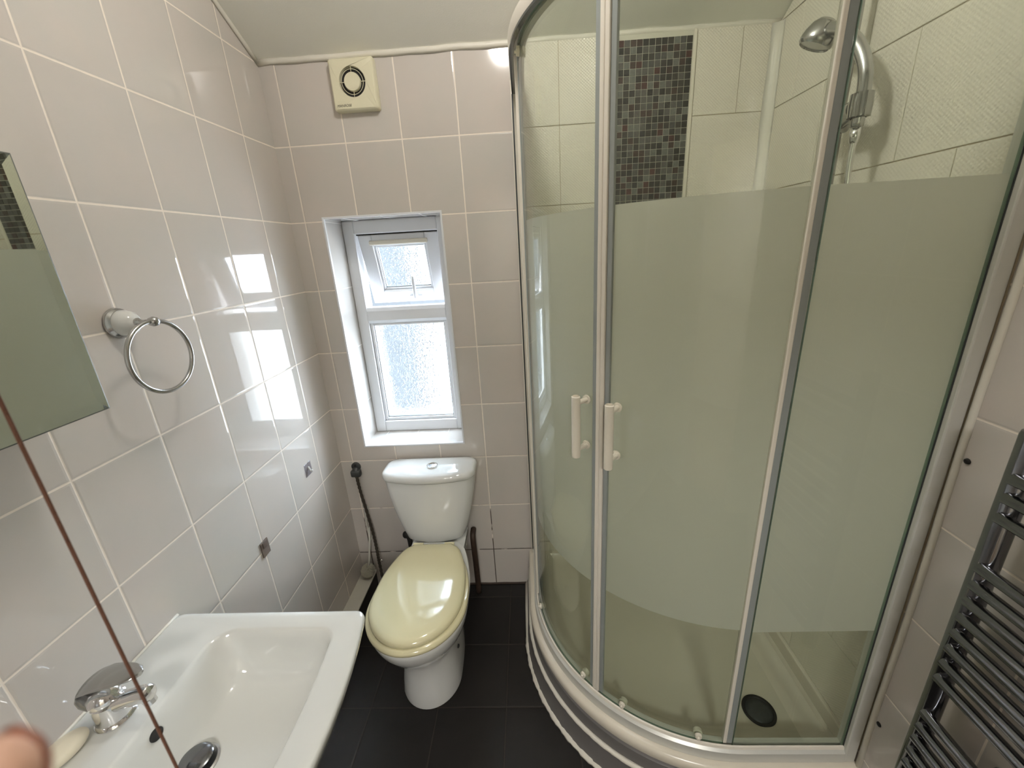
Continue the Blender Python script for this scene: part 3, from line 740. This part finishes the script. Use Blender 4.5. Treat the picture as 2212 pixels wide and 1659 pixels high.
lp_ = [(.189, -.138, .6842, .035), (.194, -.143, .6875, .036), (.196, -.145, .694, .037), (.196, -.145, .708, .037), (.193, -.141, .7145, .036), (.186, -.134, .7180, .034), (.178, -.126, .7215, .031), (.10, -.10, .7260, .018), (.04, -.09, .7270, .008)]
loft(bm, [cist2(a, y, z, b_, yb=-.012 - (0 if i < 6 else .01*(i-5))) for i, (a, y, z, b_) in enumerate(lp_)]); cl = obj('cistern_lid', bm, 'ceramic', toi, smooth=True, angle=50)
bm = B(); lathe(bm, [(.023, .7255), (.023, .7305), (.020, .7320), (.0185, .7300)], (.440, -.098, 0), n=28); obj('button_ring', bm, 'chrome', cl, smooth=True, angle=30)
bm = B(); lathe(bm, [(.0184, .7280), (.0184, .7310), (.012, .7322), (.004, .7325)], (.440, -.098, 0), n=24); obj('flush_button', bm, 'chrome', cl, smooth=True, angle=30)
# supply elbow behind the pan on the left, brown pipe on the right
bm = B(); tube(bm, spline([(.262, -.004, .30), (.262, -.06, .345), (.270, -.075, .37), (.285, -.08, .352), (.288, -.08, .30), (.285, -.06, .18), (.28, -.03, .08)], 6), .011, 12)
o = obj('supply_pipe', bm, 'black', smooth=True); tag(o, 'black bent supply pipe behind the left side of the toilet', 'pipe')
bm = B(); tube(bm, spline([(.572, -.014, .34), (.572, -.05, .325), (.573, -.055, .26), (.575, -.055, .16), (.576, -.055, .005)], 6), .013, 12)
o = obj('brown_pipe', bm, 'rust', smooth=True); tag(o, 'rusty brown pipe behind the right side of the toilet', 'pipe')
# ================================================================= toilet brush
br = thing('toilet_brush', 'white toilet brush leaning in the corner with round grey bristles', 'brush', (.055, -.06, .107))
bc = Vector((.050, -.052, .147))
bm = B(); tube(bm, [bc, (.062, -.045, .20), (.072, -.020, .30), (.076, -.012, .36)], [.006, .005, .005, .005], 10); obj('handle', bm, 'brush', br, smooth=True)
bm = B(); pts = [(.070, -.015, .30), (.067, -.010, .36), (.074, -.0095, .468), (.081, -.0095, .474), (.088, -.0095, .466), (.086, -.010, .40), (.084, -.012, .32), (.074, -.017, .292), (.070, -.015, .30)]
tube(bm, spline(pts, 5), .0028, 8); obj('handle_loop', bm, 'brush', br, smooth=True)
bm = B()
gold = PI*(3-math.sqrt(5)); nb = 340
for i in range(nb):
    z = 1-2*(i+.5)/nb; r = math.sqrt(1-z*z); a = gold*i
    d = Vector((math.cos(a)*r, math.sin(a)*r, z)); 
    if d.z > .93: continue
    L1 = .0335*random.uniform(.93, 1.04); L1 = min(L1, .0335)
    tip = bc+d*L1+Vector((0, 0, -.0015)); tip.z = max(tip.z, .1085); tip.x = max(tip.x, .004)
    tube(bm, [bc+d*.008, bc+d*L1*.7, tip], [.0012, .0018, .0024], 5)
obj('brush_head', bm, 'bristle', br, smooth=True)
# ================================================================= bidet hose on a bracket
bh = thing('spray_hose', 'tarnished dark hose hanging from a grey wall bracket left of the cistern', 'hose', (.068, -.001, .66))
bm = B()
lathe(bm, [(.021, .0008), (.021, .006), (.018, .009)], (.067, 0, .682), '-Y', 20)
box(bm, .046, .090, -.030, -.003, .640, .672, .007, 0, 3); tube(bm, [(.067, -.006, .668), (.067, -.020, .660)], [.018, .015], 14)
obj('bracket', bm, 'dark_grey', bh, smooth=True, angle=40)
bm = B(); lathe(bm, [(.0045, .0), (.0045, .003)], (.066, -.0085, .690), '-Y', 12); obj('screw', bm, 'black', bh)
bm = B(); pts = spline([(.068, -.020, .648), (.074, -.022, .56), (.088, -.026, .44), (.100, -.032, .33), (.106, -.040, .24), (.111, -.050, .17), (.140, -.090, .09), (.20, -.11, .03)], 14)
tube(bm, pts, [.0072 if i % 3 else .0056 for i in range(len(pts))], 10); obj('flexible_hose', bm, 'hose_dark', bh, smooth=True)
bm = B(); tube(bm, [(.117, -.046, .205), (.130, -.052, .20)], .004, 8); obj('hose_tap', bm, 'chrome', bh, smooth=True)

# ================================================================= wash basin
basin = thing('wash_basin', 'white rectangular wash basin mounted on the left wall', 'basin', (.001, -1.12, .70))
yc, hb = -1.12, .2435
def bow(v):
    k = max(0, 1-((v.y-yc)/.25)**2); v.x += .030*k*max(0, v.x)/.46; return v
def bl(inx, iny, z, r, x0=.001, x1=.4555):
    lp = dense(rr(x0+(inx if inx > .03 else inx*.3), x1-inx, yc-hb+iny, yc+hb-iny, z, r, 8))
    for v in lp: bow(v)
    return lp
def bw(inx, iny, z, rw, rf):
    """bowl loop: wide radii on the wall side"""
    lp = dense(rr(.128+inx, .396-inx, yc-.197+iny, yc+.197-iny, z, (rf, rw, rw, rf), 8))
    for v in lp: bow(v)
    return lp
bm = B()
loft(bm, [bl(.16, .12, .655, .05), bl(.10, .08, .672, .05), bl(.035, .03, .715, .035), bl(.012, .010, .742, .026), bl(.004, .003, .765, .022), bl(0, 0, .782, .020), bl(.001, .001, .7875, .020), bl(.005, .005, .790, .018),
          bl(.02, .016, .790, .016), bw(-.004, -.004, .790, .055, .034), bw(.000, .000, .7890, .052, .030), bw(.004, .004, .7850, .050, .030), bw(.010, .008, .770, .050, .032), bw(.020, .016, .735, .050, .036), bw(.032, .026, .702, .055, .042), bw(.044, .036, .690, .055, .045), bw(.062, .056, .684, .055, .04), bw(.09, .12, .680, .03, .03)])
obj('basin_body', bm, 'basin', basin, smooth=True, angle=60)
bm = B(); n0 = Vector((.95, 0, .30)).normalized(); oc = Vector((.1500, -1.119, .762))
sv = Vector((0, 1, 0)); uv = n0.cross(sv)
loops = [[oc+n0*h+sv*(math.cos(2*PI*k/24)*r)+uv*(math.sin(2*PI*k/24)*r*.8) for k in range(24)] for r, h in ((.0125, -.004), (.0125, .0015), (.0105, .0018))]
loft(bm, loops); obj('overflow_hole', bm, 'black', basin, smooth=True, angle=30)
PXc, PYc, PZc = .206, -1.120, .682
bm = B(); lathe(bm, [(.036, PZc-.002), (.036, PZc+.001), (.032, PZc+.0025), (.028, PZc+.001)], (PXc, PYc, 0), n=32); wz = obj('waste_flange', bm, 'chrome_dull', basin, smooth=True, angle=40)
bm = B(); lathe(bm, [(.012, PZc), (.012, PZc+.010), (.027, PZc+.012), (.028, PZc+.014), (.024, PZc+.0165), (.004, PZc+.018)], (PXc, PYc, 0), n=32); obj('waste_plug', bm, 'chrome_dark', basin, smooth=True, angle=50)
bm = B(); tube(bm, [(.003, yc-.243+.03*i, .7915+.0005*math.sin(i)) for i in range(17)], .0035, 6); o = obj('sealant_bead', bm, 'caulk', basin, smooth=True)
# mixer tap
tap = thing('basin_tap', 'chrome single-lever mixer tap at the back of the wash basin', 'tap', (.071, -1.106, .7905))
TXx, TYy = .071, -1.106
bm = B(); lathe(bm, [(.030, .7906), (.031, .794), (.029, .798), (.026, .800), (.0275, .801), (.0265, .815), (.0265, .828), (.0255, .836), (.018, .842), (.004, .844)], (TXx, TYy, 0), n=36)
obj('tap_body', bm, 'chrome', tap, smooth=True, angle=40)
bm = B(); pts = spline([(TXx-.010, TYy, .818), (TXx+.015, TYy, .828), (TXx+.043, TYy, .839), (TXx+.068, TYy, .848), (TXx+.088, TYy, .852)], 5)
tube(bm, pts, [.019-.004*min(1, i/8) if i < len(pts)-2 else (.0145 if i == len(pts)-2 else .011) for i in range(len(pts))], 20)
tube(bm, [(TXx+.077, TYy, .844), (TXx+.081, TYy, .828)], [.0105, .0100], 16)
obj('spout', bm, 'chrome', tap, smooth=True, angle=50)
bm = B(); lathe(bm, [(.0235, .834), (.0245, .840), (.0235, .850), (.017, .859), (.006, .863)], (TXx-.004, TYy, 0), n=30); obj('cartridge_dome', bm, 'chrome', tap, smooth=True, angle=60)
bm = B()   # paddle lever: a curved plate rising from behind the body forward over the spout
ctr = [(-.028, .840, .016), (-.031, .858, .023), (-.027, .878, .027), (-.016, .896, .0285), (.008, .906, .0285), (.034, .911, .026), (.058, .9135, .0215), (.076, .914, .015), (.086, .9138, .006)]
loops = []
for i, (dx, z, hw_) in enumerate(ctr):
    a = ctr[max(i-1, 0)]; b_ = ctr[min(i+1, len(ctr)-1)]; t_ = Vector((b_[0]-a[0], 0, b_[1]-a[1])).normalized(); nv = Vector((-t_.z, 0, t_.x))
    c = Vector((TXx+dx, TYy, z-.013)); lp2 = []
    for k in range(20):
        q = 2*PI*k/20; yy = math.cos(q)*hw_; hh_ = math.sin(q)*.0042-(yy/.03)**2*.0045
        lp2.append(c+Vector((0, yy, 0))+nv*hh_)
    loops.append(lp2)
loft(bm, loops); obj('lever', bm, 'chrome_dull', tap, smooth=True, angle=60)
bm = B(); lathe(bm, [(.0232, .832), (.0237, .835), (.0232, .838)], (TXx-.002, TYy, 0), n=30, cap0=False, cap1=False); obj('teal_reflection_ring', bm, 'teal', tap, smooth=True)  # teal band painting in the coloured reflection at the lever's base
# soap
bm = B(); loops = []
sc_ = Vector((.040, -1.170, .8040)); ca, sa = math.cos(math.radians(78)), math.sin(math.radians(78))
for i in range(13):
    h = -1+2*i/12; r = math.sqrt(max(0, 1-abs(h)**2.4)); r = max(r, .03)
    loops.append([sc_+Vector((ca*math.cos(2*PI*k/36)*.038*r-sa*math.sin(2*PI*k/36)*.025*r, sa*math.cos(2*PI*k/36)*.038*r+ca*math.sin(2*PI*k/36)*.025*r, h*.0135)) for k in range(36)])
loft(bm, loops); o = obj('soap_bar', bm, 'soap', smooth=True); tag(o, 'oval cream bar of soap on the basin rim beside the tap', 'soap')
# ================================================================= mirror
MXF = .163; y0, y1, z0, z1 = -1.52, -.992, 1.360, 1.740
cab = thing('mirror_cabinet', 'wall cabinet with a frameless mirror door, on the left wall above the wash basin', 'mirror cabinet', (.001, -1.25, z0))
bm = B(); box(bm, .001, MXF-.020, y0+.004, y1-.004, z0+.004, z1-.004, .001); obj('cabinet_body', bm, 'boxing', cab)
bm = B()
def rc(i, x): return [Vector((x, y0+i, z0+i)), Vector((x, y1-i, z0+i)), Vector((x, y1-i, z1-i)), Vector((x, y0+i, z1-i))]
loft(bm, [rc(0, MXF-.019), rc(0, MXF-.0015), rc(.0018, MXF-.0010)], True, False, 1)
rows_ = [[bm.verts.new(p) for p in rc(i, x)] for i, x in ((.0018, MXF-.0010), (.017, MXF))]
for i in range(4):
    j = (i+1) % 4; f = bm.faces.new((rows_[0][i], rows_[0][j], rows_[1][j], rows_[1][i])); f.material_index = 0
f = bm.faces.new(rows_[1]); f.material_index = 0
bmesh.ops.remove_doubles(bm, verts=bm.verts[:], dist=1e-5)
obj('mirror_door', bm, ['mirror', 'mirror_edge'], cab)
# ================================================================= towel ring
tr_ = thing('towel_ring', 'chrome towel ring with a white ceramic rose, on the left wall beside the mirror', 'towel ring', (.001, -.775, 1.472))
RY, RZ = -.775, 1.472
bm = B(); lathe(bm, [(.031, .001), (.0325, .004), (.031, .009), (.027, .012), (.026, .014)], (0, RY, RZ), 'X', 36); obj('backplate', bm, 'chrome_dull', tr_, smooth=True, angle=50)
bm = B(); lathe(bm, [(.0262, .012), (.0275, .017), (.0265, .025), (.0225, .034), (.016, .041), (.009, .045), (.003, .046)], (0, RY, RZ), 'X', 36); obj('ceramic_rose', bm, 'ceramic', tr_, smooth=True)
bm = B(); lathe(bm, [(.009, .043), (.0095, .048), (.006, .052), (.0048, .058), (.0048, .070), (.0085, .074), (.0105, .081), (.0085, .088), (.003, .091)], (0, RY, RZ), 'X', 20); obj('post', bm, 'chrome_dull', tr_, smooth=True, angle=60)
bm = B(); n = 72; loops = []; rcn = Vector((.080, RY-.006, RZ-.074))
for k in range(n):
    a = 2*PI*k/n; e1 = Vector((.02, math.cos(0), 0)).normalized(); e2 = Vector((0, 0, 1))
    c = rcn+e1*(math.cos(a)*.0755)+e2*(math.sin(a)*.0755); od = e1*math.cos(a)+e2*math.sin(a); nx = e1.cross(e2)
    loops.append([c+od*(math.cos(2*PI*q/12)*.0048)+nx*(math.sin(2*PI*q/12)*.0048) for q in range(12)])
loops.append(loops[0])
loft(bm, loops, False, False); bmesh.ops.remove_doubles(bm, verts=bm.verts[:], dist=1e-6); obj('ring', bm, 'chrome_dull', tr_, smooth=True)
# ================================================================= extractor fan
FX0, FX1, FZ0, FZ1, FYd = .247, .398, 2.046, 2.196, .030
fan = thing('extractor_fan', 'square cream extractor fan on the back wall above the window', 'fan', ((FX0+FX1)/2, -.001, (FZ0+FZ1)/2))
fcx, fcz = (FX0+FX1)/2-.001, (FZ0+FZ1)/2+.006
bm = B()
n = 48; RO = .0440
def sq(ins, y, r=.008):
    lp = rr(FX0+ins, FX1-ins, FZ0+ins, FZ1-ins, 0, r, 11)       # 48 points
    return [Vector((p.x, y, p.y)) for p in lp]
def circ(r, y, z=fcz, x=fcx): return [Vector((x+math.cos(math.radians(45*0)+2*PI*(k-.0)/48)*r, y, z+math.sin(2*PI*k/48)*r)) for k in range(48)]
# the 48 outline points start at the +x side low end of the top-right corner; use matching angles
sqf = sq(.006, -FYd)
angs = [math.atan2(p.z-fcz, p.x-fcx) for p in sqf]
cf = lambda r, y: [Vector((fcx+math.cos(a)*r, y, fcz+math.sin(a)*r)) for a in [angs[0]+2*PI*k/48 for k in range(48)]]
loft(bm, [sq(0, -.001), sq(0, -FYd+.008), sq(.002, -FYd+.003), sqf, cf(RO, -FYd), cf(RO-.001, -FYd+.003), cf(RO-.002, -.016)], True, False)
obj('fan_cover', bm, 'cream', fan, smooth=True, angle=35)
bm = B(); lathe(bm, [(RO-.0022, .018), (RO-.0022, .0195)], (fcx, 0, fcz), '-Y', 40); obj('fan_opening', bm, 'black', fan)
bm = B(); lathe(bm, [(.0270, FYd-.012), (.0280, FYd-.002), (.0260, FYd+.002), (.004, FYd+.003)], (fcx, 0, fcz), '-Y', 36); obj('hub_disc', bm, 'cream', fan, smooth=True, angle=50)
bm = B()
for k in range(4):
    a = PI/2*k+.0; d = Vector((math.cos(a), 0, math.sin(a))); c = Vector((fcx, -FYd+.003, fcz))
    tube(bm, [c+d*.026, c+d*(RO+.001)], .0010, 6)
loops = []
for k in range(49):
    a = 2*PI*k/48; d = Vector((math.cos(a), 0, math.sin(a))); c = Vector((fcx, -FYd+.002, fcz))+d*.0360
    loops.append([c+d*(math.cos(2*PI*q/6)*.0009)+Vector((0, math.sin(2*PI*q/6)*.0009, 0)) for q in range(6)])
loft(bm, loops, False, False); obj('grille', bm, 'cream', fan, smooth=True)
cu = bpy.data.curves.new('lettering', 'FONT'); cu.body = 'MANROSE'; cu.size = .0105; cu.extrude = .0002; cu.shear = .25
to = bpy.data.objects.new('tmp_text', cu); COL.objects.link(to)
dg = bpy.context.evaluated_depsgraph_get(); me = bpy.data.meshes.new_from_object(to.evaluated_get(dg)); bpy.data.objects.remove(to)
me.materials.clear(); me.materials.append(M['ink'])
me.transform(Matrix.Translation((FX0+.012, -FYd-.0002, FZ0+.011)) @ Matrix.Rotation(PI/2, 4, 'X'))
to = bpy.data.objects.new('lettering', me); COL.objects.link(to); to.parent = fan; to.matrix_parent_inverse = Matrix.Translation(-fan.location)
# ================================================================= heated towel rail
RXc = 1.655; RYL, RYR = -1.004, -1.50
rad = thing('towel_radiator', 'dark chrome ladder towel radiator on the right wall beside the shower', 'radiator', (RXc, -1.27, .45))
for yy in (RYL, RYR):
    bm = B(); lathe(bm, [(.012, .42), (.0175, .424), (.0175, 1.254), (.016, 1.260), (.006, 1.262)], (RXc, yy, 0), n=24); obj('upright', bm, 'chrome_dark', rad, smooth=True, angle=50)
rzs = [1.181, 1.146, 1.108, 1.004, .967, .930, .892, .854, .816, .778, .739, .639, .601, .565, .528, .49]
for z in rzs:
    bm = B(); n = 14; pts = [(RXc-.017-.005*math.sin(PI*i/n), RYL-.006+(RYR-RYL+.012)*i/n, z) for i in range(n+1)]
    tube(bm, pts, .0105, 14); obj('rail', bm, 'chrome_dark', rad, smooth=True, angle=60)
for yy in (RYL-.10, RYR+.10):
    for z in (1.10, .60):
        bm = B(); tube(bm, [(W-.001, yy, z), (W-.012, yy, z), (W-.013, yy, z), (RXc-.010, yy, z)], [.02, .018, .009, .009], 14); obj('wall_bracket', bm, 'chrome_dark', rad, smooth=True, angle=40)
# ================================================================= small things on the walls
tag_h = thing('adhesive_hook', 'small clear plastic adhesive hook on the left wall near the corner', 'hook', (.001, -.249, .816))
bm = B(); box(bm, .0006, .0022, -.272, -.226, .790, .842, .0006); obj('pad', bm, 'clearpad', tag_h)
bm = B(); tube(bm, spline([(.003, -.249, .826), (.008, -.249, .812), (.013, -.249, .805), (.016, -.249, .812)], 4), .0035, 8); obj('hook', bm, 'ceramic', tag_h, smooth=True)
bm = B(); box(bm, .0005, .004, -.583, -.547, .690, .742, .001); box(bm, .0041, .006, -.575, -.555, .718, .738, .001)
o = obj('wall_clip', bm, 'brown'); tag(o, 'small dark brown square plate stuck on a left wall tile joint', 'plate')
for i, z in enumerate((1.138, .392)):
    bm = B(); lathe(bm, [(.0062, .0005), (.0055, .003), (.002, .004)], (W, -.880, z), '-X', 12)
    o = obj('wall_plug', bm, 'black', smooth=True); tag(o, ('upper' if i == 0 else 'lower')+' small black plug in the right wall beside the shower frame', 'plug', 'black plugs beside the shower frame')
# ================================================================= pull cord from the ceiling
cx_, cy_ = CAM.x-.8226*.33, CAM.y+.5686*.33
cd_ = thing('pull_cord', 'thin brown pull cord hanging from the ceiling in front of the wash basin', 'cord', (cx_, cy_, HC))
bm = B(); tube(bm, [(cx_, cy_, HC-.03-.1*i) for i in range(19)], .0010, 8); obj('cord', bm, 'cord', cd_, smooth=True)
bm = B(); lathe(bm, [(.035, HC-.001), (.035, HC-.02), (.025, HC-.032), (.004, HC-.035)], (cx_, cy_, 0), n=24); obj('ceiling_switch', bm, 'whiteplastic', cd_, smooth=True, angle=40)
zb = HC-.03-1.8
bm = B(); lathe(bm, [(.002, zb+.012), (.006, zb+.008), (.008, zb-.02), (.005, zb-.03), (.001, zb-.031)], (cx_, cy_, 0), n=16); obj('cord_pull', bm, 'whiteplastic', cd_, smooth=True)
# ================================================================= ceiling lamp
lcz = ZC0-SL*LAMP[1]
lt = thing('ceiling_light', 'small round glowing globe light hung from the sloping ceiling, above the picture', 'ceiling light', (LAMP[0], LAMP[1], lcz))
bm = B(); lathe(bm, [(.05, lcz+.02), (.05, lcz-.030), (.042, lcz-.036), (.004, lcz-.037)], (LAMP[0], LAMP[1], 0), n=36); obj('lamp_base', bm, 'whiteplastic', lt, smooth=True, angle=40)
bm = B(); tube(bm, [(LAMP[0], LAMP[1], lcz-.03), (LAMP[0], LAMP[1], LAMP[2]+.055)], .009, 14); obj('lamp_stem', bm, 'whiteplastic', lt, smooth=True)
bm = B(); bmesh.ops.create_uvsphere(bm, u_segments=32, v_segments=16, radius=.06, matrix=Matrix.Translation(LAMP))
mt, N, L = mat('lit_globe'); N['Principled BSDF'].inputs['Emission Color'].default_value = (1, .955, .89, 1); N['Principled BSDF'].inputs['Emission Strength'].default_value = LAMP_POWER
obj('globe', bm, mt, lt, smooth=True)
# ================================================================= photographer's finger
fg = thing('finger', "fingertip of the person taking the picture, in the lower left corner", 'finger', tuple(CAM))
tipd = (rx*((-94-1106)/881.5)+dn*((1745-829.5)/881.5)+fw)
tipc = CAM+tipd*.041
away = (rx*-1.0+dn*.75+fw*-.05).normalized()
bm = B(); pts = []; rs = []
pro = [(-.0085, .0008), (-.0080, .0028), (-.0060, .0052), (-.0030, .0070), (.001, .0080), (.007, .0084), (.014, .0085), (.020, .0089), (.026, .0092), (.034, .0090), (.042, .0094), (.048, .0098), (.056, .0098), (.066, .0100)]
for s_, r in [(a_*.8, b_*.72) for a_, b_ in pro]:
    bend = Vector((0, 0, -1))*(max(0, s_-.02)**2*4)
    pts.append(tipc+away*s_+bend); rs.append(r)
tube(bm, pts, rs, 24); f_ = obj('finger_skin', bm, 'skin', fg, smooth=True)
nn0 = (fw*1.0+dn*.1).normalized(); nn0 = (nn0-away*nn0.dot(away)).normalized(); sd = away.cross(nn0)
bm = B(); g0 = []
for i in range(7):
    row = []
    s_ = -.0044+.0092*i/6; R_ = .0059 if s_ > -.001 else .0059-(abs(s_+.001)/.0035)**2*.0016
    for k in range(9):
        a = math.radians(-42+84*k/8); row.append(tipc+away*s_+nn0*math.cos(a)*(R_+.0004)+sd*math.sin(a)*(R_+.0004))
    g0.append(row)
loft(bm, g0, False, False, 0, False)
bmesh.ops.solidify(bm, geom=bm.faces[:], thickness=.0005)
obj('fingernail', bm, 'nail', fg, smooth=True)
